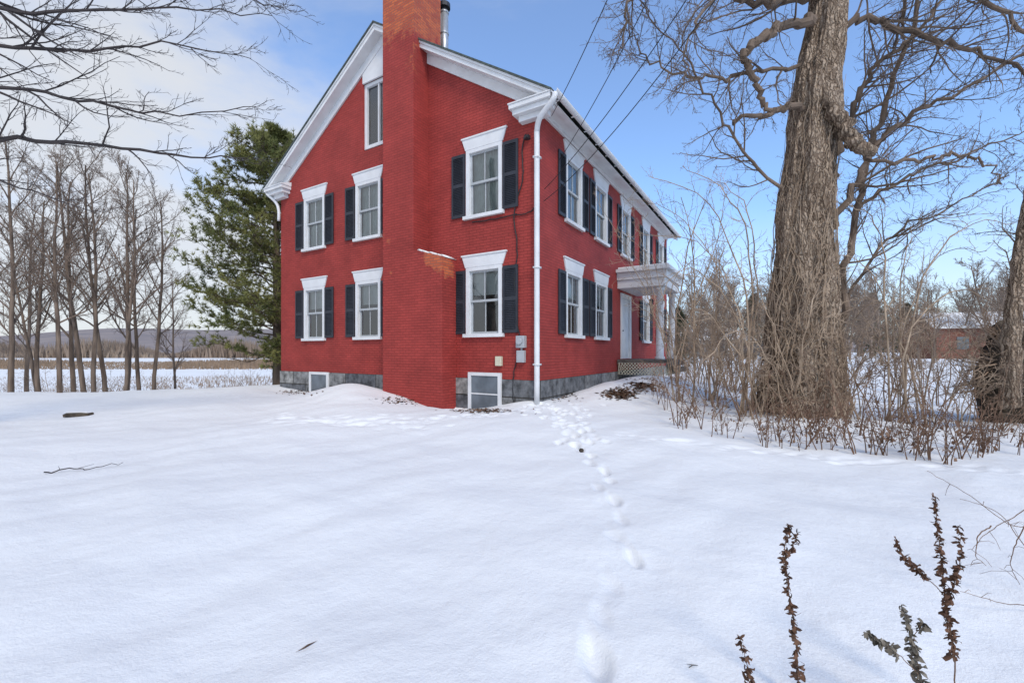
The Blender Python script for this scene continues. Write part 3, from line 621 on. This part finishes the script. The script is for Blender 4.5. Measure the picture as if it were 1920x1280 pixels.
# second trunk at the right edge
random.seed(5)
t2=empty('leaning_tree',(9.25,8.1,ghf(9.25,8.1)-.1),0,'brown tree trunk at the right edge behind the thicket','tree'); o2=Vector(t2.location)
tb_=MB(); q2=cr_pts([P(*p)-o2 for p in [(1893,765,8.1),(1896,650,8.1),(1908,520,8.1),(1925,400,8.1),(1965,200,8.1),(2010,-50,8.1)]],12,.006); tb_.tube(q2,[.15-.10*i/len(q2) for i in range(len(q2))],40,True,lambda th,i:1+.07*math.sin(5*th+i*.2)+.05*math.sin(13*th+i*.1)+.03*math.sin(19*th+i*.3)); tb_.build('trunk',M['bark_big'],t2,True)
cb_=MB(); kids(cb_,q2,[.035]*len(q2),[(q2[i+1]-q2[i]).normalized() for i in range(len(q2)-1)],3,1,SB,22,1.5); cb_.build('crown',M['twig_b'],t2)
# uprooted stump
sx=P(1875,700,9.3); st=empty('root_plate',(sx.x,sx.y,ghf(sx.x,sx.y)),0,'dark upturned mass of roots at the right edge behind the tree trunk','stump')
b=MB()
def blob(b,c,r,n=14,am=.25):
    k0=len(b.v); s=U(0,9)
    for i in range(n+1):
        for j in range(2*n):
            th=math.pi*i/n; p_=math.pi*j/n; rr=1+am*math.sin(3*th+s+2*p_)*math.cos(4*p_+s)+am*.5*math.sin(9*p_+5*th+s)
            b.v.append((c[0]+r[0]*rr*math.sin(th)*math.cos(p_),c[1]+r[1]*rr*math.sin(th)*math.sin(p_),c[2]+r[2]*rr*math.cos(th)))
    for i in range(n):
        for j in range(2*n): j2=(j+1)%(2*n); b.f.append((k0+i*2*n+j,k0+i*2*n+j2,k0+(i+1)*2*n+j2,k0+(i+1)*2*n+j))
blob(b,(.2,0,.8),(.5,.45,1.05)); b.build('soil_mass',M['log'],st,True)
b=MB()
for i in range(120):
    a=U(0,6.28); e=U(-.3,1.3); d=Vector((math.cos(a)*math.cos(e),math.sin(a)*math.cos(e)-.3,math.sin(e))); grow(b,Vector((.2,0,.8))+Vector((d.x*.45,d.y*.4,d.z*.9)),(d-UP*.5).normalized(),U(.3,.9),.02,2,SB)
b.build('roots',M['shrub'],st)
# shrubs
SS=dict(seg=[9,6,4,3],wob=[.09,.15,.2,.22],up=[-.02,.01,.0,0],tip=.3,min=.0045,sides=[5,4,3,3],kids=[8,5,3,0],start=[.35,.15,.1,0],ang=[35,45,48,48],lr=[.40,.42,.45,.5])
def shrub_proto(seed,ns,h,lean,r,m,spread):
    random.seed(seed); b=MB()
    for i in range(ns):
        a=U(0,6.28); l=U(.05,lean); d=Vector((math.cos(a)*l,math.sin(a)*l,1)).normalized()
        grow(b,Vector((math.cos(a)*U(0,spread),math.sin(a)*U(0,spread),-.1)),d,h*U(.45,1.1),r*U(.5,1.1),0,SS)
    me=b.mesh('bare_shrub',m); return me
SM=[shrub_proto(1,8,5.4,.3,.028,M['shrub2'],.3),shrub_proto(2,9,3.0,.7,.018,M['shrub'],.4),shrub_proto(3,10,2.3,.8,.015,M['shrub2'],.5),shrub_proto(4,9,3.9,.5,.021,M['shrub2'],.4),shrub_proto(5,10,1.6,.8,.012,M['shrub'],.5)]
def put(name,me,px,Y,sc,lab,cat,grp,tilt=.06,zs=1,X=None):
    X=(px-960)/F*Y if X is None else X
    o=bpy.data.objects.new(name,me); col.objects.link(o); o.location=(X,Y,ghf(X,Y)); o.rotation_euler=(G(0,tilt),G(0,tilt),U(0,6.28)); o.scale=(sc,sc,sc*zs); tag(o,lab,cat,grp); return o
random.seed(77)
TH='tangled bare shrubs around the old tree'
big_sh=[(1282,10.6,0,.93,'tall slender bare shrub in front of the porch end of the house'),(1325,11.2,3,1.1,'tall bare shrub right behind the one by the porch'),(1350,10.2,3,.9,'upright bare shrub between the porch and the old tree'),(1405,9.6,3,.9,'brown bare shrub just left of the old trunk'),
 (1425,8.7,2,.9,'low tan shrub in front left of the old trunk'),(1545,8.6,4,1.1,'low brown shrub in front of the old trunk, to its right'),(1600,9.6,3,.95,'upright bare shrub just right of the old trunk'),
 (1665,8.9,1,.85,'brown bare shrub second right of the old trunk'),(1740,9.8,3,1.0,'tall bare shrub midway between the old trunk and the right edge'),(1790,8.8,2,.95,'tan spreading shrub left of the root plate'),(1860,8.2,1,.6,'brown shrub in front of the root plate'),(1330,9.0,4,.95,'low brown shrub at the left end of the thicket')]
for (px,Y,k,sc,lb) in big_sh: put('bare_shrub',SM[k],px,Y,sc,lb,'shrub',TH)
for k in range(8): put('bare_shrub',SM[random.choice((1,2,3,3))],U(1350,1930),U(10.5,17),U(.7,1.1),'bare brown shrub deep in the thicket behind the old tree','shrub','shrubs behind the old tree')
for k in range(5): put('bare_shrub',SM[random.choice((1,3,3))],U(1290,1400),U(14,22),U(.7,1.0),'bare shrub beyond the porch at the side of the house','shrub','shrubs beyond the porch')
for k in range(26): put('bare_shrub',SM[random.choice((1,2,3,4))],U(-60,500),U(19,34),U(.4,.85),'bare brown bush beyond the bank under the left trees','shrub','bushes beyond the bank')
# arching shrubs whose canes sweep over
SC=dict(seg=[6,6,5,3,3],wob=[.1,.12,.18,.2,.2],up=[0,.02,.0,0,0],tip=.3,min=.0042,sides=[6,5,4,3,3],kids=[8,6,4,0,0],start=[.1,.25,.1,.1,0],ang=[40,42,45,45,45],lr=[.5,.5,.45,.5,.5])
def arching(bx_,by_,Y,lab,canes,seed,m,r=.02):
    random.seed(seed); g0=P(bx_,by_,Y); g0.z=ghf(g0.x,g0.y); o=empty('arching_shrub',g0,0,lab,'shrub',TH); b=MB()
    for (x1,y1,x2,y2,x3,y3) in canes:
        a0=Vector((G(0,.15),G(0,.15),-.08)); limb(b,[a0,P(x1,y1,Y+G(0,.3))-g0,P(x2,y2,Y+G(0,.5))-g0,P(x3,y3,Y+G(0,.7))-g0],r*U(.6,1.1),.005,SC,1,12,.85,.03,6,5)
    b.build('cane_stem',m,o)
arching(1400,775,9.1,'arching shrub left of the old trunk whose canes sweep over the porch',[(1395,620,1330,470,1190,430),(1380,600,1290,500,1215,600),(1400,560,1330,380,1215,330),(1370,640,1300,580,1265,690),(1410,520,1370,370,1280,310),(1420,560,1400,400,1340,340),(1390,600,1300,430,1230,380)],31,M['shrub2'])
arching(1690,790,9.0,'arching shrub right of the old trunk with canes bent both ways',[(1700,600,1760,480,1850,470),(1690,560,1720,430,1830,400),(1670,600,1600,480,1540,500),(1700,640,1800,540,1890,590),(1660,560,1640,420,1590,380),(1720,560,1800,430,1900,420),(1690,640,1650,560,1580,620)],32,M['shrub2'])
arching(1480,800,8.4,'low arching shrub in front of the old trunk',[(1450,690,1380,620,1310,690),(1500,680,1560,590,1640,660),(1460,640,1420,540,1360,520),(1510,640,1540,520,1600,500)],33,M['shrub2'],.014)
# stalks
def stalk_proto(seed,h,ns):
    random.seed(seed); b=MB()
    for s in range(ns):
        p=Vector((G(0,.04),G(0,.04),-.05)); d=Vector((G(0,.12),G(0,.12),1)).normalized(); L=h*U(.6,1.05); n=7; pts=[p]; dirs=[]
        for k in range(n): d=(d+rv()*.06).normalized(); p=p+d*L/n; pts.append(p); dirs.append(d)
        b.tube(pts,[.0078*(1-.6*k/n) for k in range(n+1)],4)
        for k in range(9):
            i=random.randrange(2,n); q_=pts[i].lerp(pts[i+1],R()); e=(dirs[i]*.6+rv()*.6).normalized()*U(.04,.2); b.tube([q_,q_+e*.6+UP*.01,q_+e],[.004,.003,.002],3)
            if R()<.6:
                w_=e.cross(rv()).normalized()*.015; b.quad(q_+e-w_,q_+e+w_,q_+e*1.25+w_-UP*.03,q_+e*1.2-w_-UP*.035)
    return b.mesh('dead_stalk',M['stalk'])
ST=[stalk_proto(60+i,[.9,.7,1.1,.55][i],[1,2,3,2][i]) for i in range(4)]
random.seed(9)
for k in range(120):
    px=1205+R()**.8*715; by=np.interp(px,[1200,1300,1450,1600,1780,1920],[765,815,845,850,872,850])-abs(G(0,28)); g=GP(px,max(by,735))
    put('dead_stalk',random.choice(ST),0,g.y,U(.6,1.25),'thin dead brown stalk standing in the snow along the thicket edge','stalk','dead stalks along the thicket edge',.12,1,g.x)
# leaf litter
b=MB(); random.seed(2)
def litter(px,py,sx_,sy_,n,s0=.02,s1=.05):
    for i in range(n):
        x=px+G(0,sx_); y=py+G(0,sy_)
        if y<700: continue
        g=GP(x,y); a=U(0,6.28); s=U(s0,s1); e1=Vector((math.cos(a),math.sin(a),U(-.3,.5)))*s; e2=Vector((-math.sin(a),math.cos(a),U(-.3,.5)))*s*.7; c=g+Vector((0,0,.014))
        b.quad(c-e1,c-e2,c+e1,c+e2)
litter(1165,738,16,5,420,.03,.07); litter(1205,722,14,5,320,.03,.07); litter(1050,742,14,5,160); litter(770,750,30,4,190); litter(560,736,18,2.5,110); litter(905,770,26,2,240); litter(1450,760,70,14,300); litter(1700,790,110,22,400)
tag(b.build('leaf_litter',M['leaf']),'scattered dead leaves on the snow by the walls and thicket','dead leaves',kind='stuff')
# foreground weeds
def weed(label,stems,m,seed,dens=1.0,base=None,leaf=1):
    random.seed(seed); ba=P(*base); ba.z=ghf(ba.x,ba.y); root=empty('dried_weed',ba,0,label,'weed','dried weeds in the foreground')
    sb,lb=MB(),MB()
    for (pts,f0,r) in stems:
        q=cr_pts([P(*p)-ba for p in pts],7,.0015); n=len(q); sb.tube(q,[r*(1-.6*i/n) for i in range(n)],5)
        L=sum((q[i+1]-q[i]).length for i in range(n-1)); k=int(L*230*dens)
        for j in range(k):
            f=f0+(1-f0)*R(); x=f*(n-1); i=min(int(x),n-2); p=q[i].lerp(q[i+1],x-i); d=(rv()+Vector((0,0,-.3))).normalized(); s=U(.010,.030)*(1.2-.5*f)*leaf; w_=d.cross(rv()).normalized()*s*.28
            c1=p+d*s*.5; d2=(d+rv()*.6+Vector((0,0,-.4))).normalized(); c2=c1+d2*s*.5; d3=(d2+rv()*.8).normalized(); c3=c2+d3*s*.35
            lb.quad(p-w_*.3,p+w_*.3,c1+w_,c1-w_); lb.quad(c1-w_,c1+w_,c2+w_*.8,c2-w_*.8); lb.tri(c2-w_*.8,c2+w_*.8,c3)
    sb.build('stem',M['stalk'],root,True); lb.build('withered_leaves',m,root)
weed('tall dried weed with a single curled head, left of the forked one',[([(1500,1345,1.85),(1492,1200,1.85),(1478,1100,1.84),(1472,1030,1.83),(1480,985,1.83)],.12,.0028),([(1474,1040,1.83),(1488,1020,1.82),(1495,1000,1.82)],.2,.0015)],M['weed'],1,1.3,(1500,1345,1.85))
weed('tallest dried weed with forked dark seed heads at the lower right',[([(1795,1350,1.8),(1790,1240,1.8),(1775,1130,1.8),(1762,1030,1.79),(1754,930,1.78)],.35,.003),([(1776,1140,1.8),(1790,1090,1.79),(1802,1040,1.78),(1798,985,1.78)],.15,.002),([(1775,1120,1.8),(1735,1080,1.81),(1700,1050,1.82),(1677,1010,1.82)],.3,.002),([(1788,1240,1.8),(1785,1195,1.79),(1770,1150,1.79)],.1,.002)],M['weed'],2,1.35,(1795,1350,1.8))
weed('short dried weed at the bottom edge, leftmost of the weeds',[([(1412,1370,1.75),(1405,1280,1.75),(1397,1230,1.75),(1388,1192,1.75)],.1,.002)],M['weed'],3,1.3,(1412,1370,1.75))
weed('pale frosted dried weed between the two tall ones',[([(1745,1390,1.7),(1728,1280,1.7),(1710,1200,1.7),(1690,1135,1.7)],.1,.0025),([(1728,1270,1.7),(1690,1230,1.69),(1650,1200,1.69),(1622,1187,1.69)],.4,.002),([(1712,1200,1.7),(1722,1175,1.7),(1735,1168,1.7)],.3,.0015)],M['weedg'],4,1.5,(1745,1390,1.7),1.2)
# arching canes at right edge
random.seed(12)
ba=P(2060,1120,2.6); ba.z=0; root=empty('arching_cane',ba,0,'thin arching bare canes entering from the right edge above the weeds','cane'); b=MB()
for pts in ([(2060,1200,2.6),(1990,1000,2.6),(1900,985,2.6),(1820,930,2.6),(1738,882,2.6)],[(2060,1150,2.6),(1960,960,2.55),(1900,970,2.55),(1850,1000,2.5),(1822,1030,2.5)],[(2060,1250,2.5),(1980,1150,2.5),(1880,1130,2.5),(1800,1108,2.5)],[(2050,1200,2.6),(1980,1080,2.6),(1920,1020,2.6),(1870,960,2.6),(1800,935,2.6)],[(1925,975,2.6),(1905,1020,2.6),(1895,1060,2.6),(1912,1095,2.6)],[(1860,985,2.5),(1835,1005,2.5),(1830,1040,2.5),(1850,1060,2.5)]):
    q=cr_pts([P(*p)-ba for p in pts],7,.002); b.tube(q,[.0035*(1-.7*i/len(q)) for i in range(len(q))],5)
    for k in range(6): i=random.randrange(3,len(q)-1); e=rv()*.03; b.tube([q[i],q[i]+e,q[i]+e*1.6+Vector((0,0,-.02))],[.0015,.0012,.001],3)
b.build('cane_stem',M['stalk'],root,True)
# small things on the snow
b=MB(); g=GP(148,780); 
b.prism([(-.26,0),(.26,0),(.25,.085),(.1,.10),(-.2,.095),(-.27,.06)],-.09,.08); o=b.build('wood_block',M['log'],loc=g-Vector((0,0,.01)),rz=.1,bevel=.01); tag(o,'short dark block of wood lying on the snow at the left','wood block')
s_=MB(); s_.prism([(-.25,.096),(.24,.09),(.2,.11),(-.18,.113)],-.06,.07); s_.build('block_snow',M['snow'],o)
b=MB(); g=GP(155,882); pts=cr_pts([V3(-.36,-.12,.01),V3(-.15,-.02,.03),V3(.1,.0,.02),V3(.32,.22,.05)],5,.008); b.tube(pts,[.009*(1-.7*i/len(pts)) for i in range(len(pts))],5); b.tube([pts[7],pts[7]+V3(.1,.12,.03)],[.004,.002],3); b.tube([pts[3],pts[3]+V3(-.12,.1,.02)],[.004,.002],3)
tag(b.build('fallen_twig',M['twig_o'],loc=g),'thin forked twig lying on the snow at the left','twig')
b=MB(); g=GP(572,1216); b.quad((-.03,-.035,.004),(-.005,-.012,.012),(.03,.03,.006),(.0,.0,.0)); b.quad((-.005,-.012,.012),(.012,-.0,.02),(.045,.045,.01),(.03,.03,.006)); tag(b.build('dead_leaf',M['leaf'],loc=g+V3(0,0,.004)),'single brown leaf on the snow at the bottom left of centre','leaf')
b=MB(); g=GP(1090,846); blob(b,(0,0,.015),(.035,.03,.025),6); tag(b.build('dirt_clod',M['log'],loc=g),'small dark clod on the snow beside the footprints','clod')
b=MB(); g=GP(1300,1252)
for a in (.4,2.4): b.tube([V3(-.02,0,.004),V3(.0,.005,.012),V3(.03*math.cos(a),.03*math.sin(a),.006)],[.002,.003,.001],4)
tag(b.build('leaf_scrap',M['weedg'],loc=g),'tiny dry scrap on the snow left of the weeds','leaf')
# overhead wires
hl=lambda x,y,z: Vector((CX,CY,0))+AX*x+AY*y+V3(0,0,z)
def wire(a,c,sag,lab):
    b=MB(); pts=[a.lerp(c,k/16)-V3(0,0,sag*4*(k/16)*(1-k/16)) for k in range(17)]; b.tube([p-a for p in pts],[.0075]*17,5); tag(b.build('overhead_wire',M['cable'],loc=a),lab,'wire','wires running to the house')
wire(hl(.35,-.1,6.75),P(1250,-260,4.6),.12,'leftmost overhead wire meeting the house corner')
wire(hl(.08,.05,4.95),P(1520,-260,4.6),.35,'lowest overhead wire running to a fixture on the side wall')
wire(hl(.06,.9,6.2),P(1330,-240,5.2),.2,'middle overhead wire slanting down to the side wall')
wire(hl(.06,.12,5.25),P(1440,-240,5.0),.25,'overhead wire just above the lowest one')
# far trees, conifers, houses, car on the right
SF=dict(seg=[7,5,3,2],wob=[.05,.10,.14,.18],up=[.04,.09,.06,.02],tip=.25,min=.02,sides=[5,4,3,3],kids=[24,11,6,0],start=[.12,.15,.1,0],ang=[42,40,42,45],lr=[.42,.5,.5,.5])
FT=[]
for i in range(3):
    random.seed(90+i); b=MB(); grow(b,Vector((0,0,-.2)),Vector((0,0,1)),13,.2,0,SF); FT.append(b.mesh('bare_tree',M['far']))
random.seed(15)
for k in range(56):
    Y=U(44,90); px=1270+R()*690; put('bare_tree',random.choice(FT),px,Y,U(.7,1.05)*(.5+.006*Y),'bare grey tree in the wood beyond the thicket','tree','far bare trees on the right')
for k in range(8):
    Y=U(24,34); px=random.choice([1300,1345,1400,1650,1720,1790,1850])+G(0,15); put('bare_tree',random.choice(FT),px,Y,U(.4,.55),'smaller bare tree between the thicket and the far wood','tree','nearer bare trees on the right')
random.seed(33); b=MB()
for i in range(1300):
    f=R()**.8; z=.6+f*8.5; a=U(0,6.28); r=(1-f)**.6*2.4*U(.2,1)*(1+.35*math.sin(3*a+z*1.3)); p=Vector((math.cos(a)*r,math.sin(a)*r,z)); 
    for k in range(5):
        e=(Vector((math.cos(a),math.sin(a),-.05))+rv()*.7).normalized()*U(.3,.6); w_=e.cross(rv()).normalized()*.06; b.tri(p-w_,p+w_,p+e)
b.tube([V3(0,0,-.2),V3(0,0,9)],[.15,.03],6); CM=b.mesh('conifer_tree',M['conif'])
for (px,Y,sc,lb) in ((1275,26,.4,'small dark evergreen just past the far porch end'),(1415,78,1.2,'dark evergreen left of the old trunk in the far wood'),(1640,80,1.25,'dark evergreen just right of the old trunk in the far wood'),(1700,84,1.1,'second dark evergreen right of the old trunk')):
    put('conifer_tree',CM,px,Y,sc,lb,'tree','far evergreens',.02)
def far_house(px,Y,w_,d_,h,rh,m,lb,rz):
    X=(px-960)/F*Y; r=empty('far_house',(X,Y,ghf(X,Y)-.1),rz,lb,'house')
    b=MB(); b.box(-w_/2,w_/2,-d_/2,d_/2,0,h); b.prism([(-d_/2,h),(d_/2,h),(0,h+rh)],-w_/2+.01,w_/2-.01,'x'); b.build('wall',m,r)
    b=MB(); b.prism([(-d_/2-.3,h-.12),(0,h+rh+.02),(d_/2+.3,h-.12),(d_/2+.3,h+.06),(0,h+rh+.2),(-d_/2-.3,h+.06)],-w_/2-.3,w_/2+.3,'x'); b.build('roof',M['snow'],r)
    for x in (-w_*.3,0,w_*.3):
        b=MB(); b.box(x-.5,x+.5,-d_/2-.03,-d_/2+.05,1.1,2.4); b.build('window',M['bglass'],r)
    b=MB(); b.box(w_*.15-.45,w_*.15+.45,-d_/2-.04,-d_/2+.04,0,2.1); b.build('door',M['white'],r)
far_house(1318,66,11,8,2.6,1.6,M['siding'],'distant grey house with snowy roof seen past the porch',.2)
far_house(1835,48,11,7,3.4,1.6,M['siding2'],'distant reddish house with snowy roof at the far right',-.3)
X=(1428-960)/F*44; car=empty('parked_car',(X,44,ghf(X,44)),.1,'small dark parked car seen left of the old trunk','car')
b=MB(); b.prism([(-2.2,.35),(2.2,.35),(2.25,.8),(1.9,.95),(1.1,1.0),(.6,1.5),(-1.3,1.52),(-1.9,1.0),(-2.25,.9)],-.85,.85); b.build('body',M['car'],car,bevel=.05)
b=MB(); b.prism([(1.0,1.02),(.55,1.44),(-1.25,1.46),(-1.75,1.02)],-.86,.86); b.build('window',M['bglass'],car)
for x in (-1.4,1.4):
    for y in (-.8,.8): b=MB(); b.tube([V3(x,y-.1,.33),V3(x,y+.1,.33)],[.33,.33],16,True); b.build('wheel',M['tyre'],car)
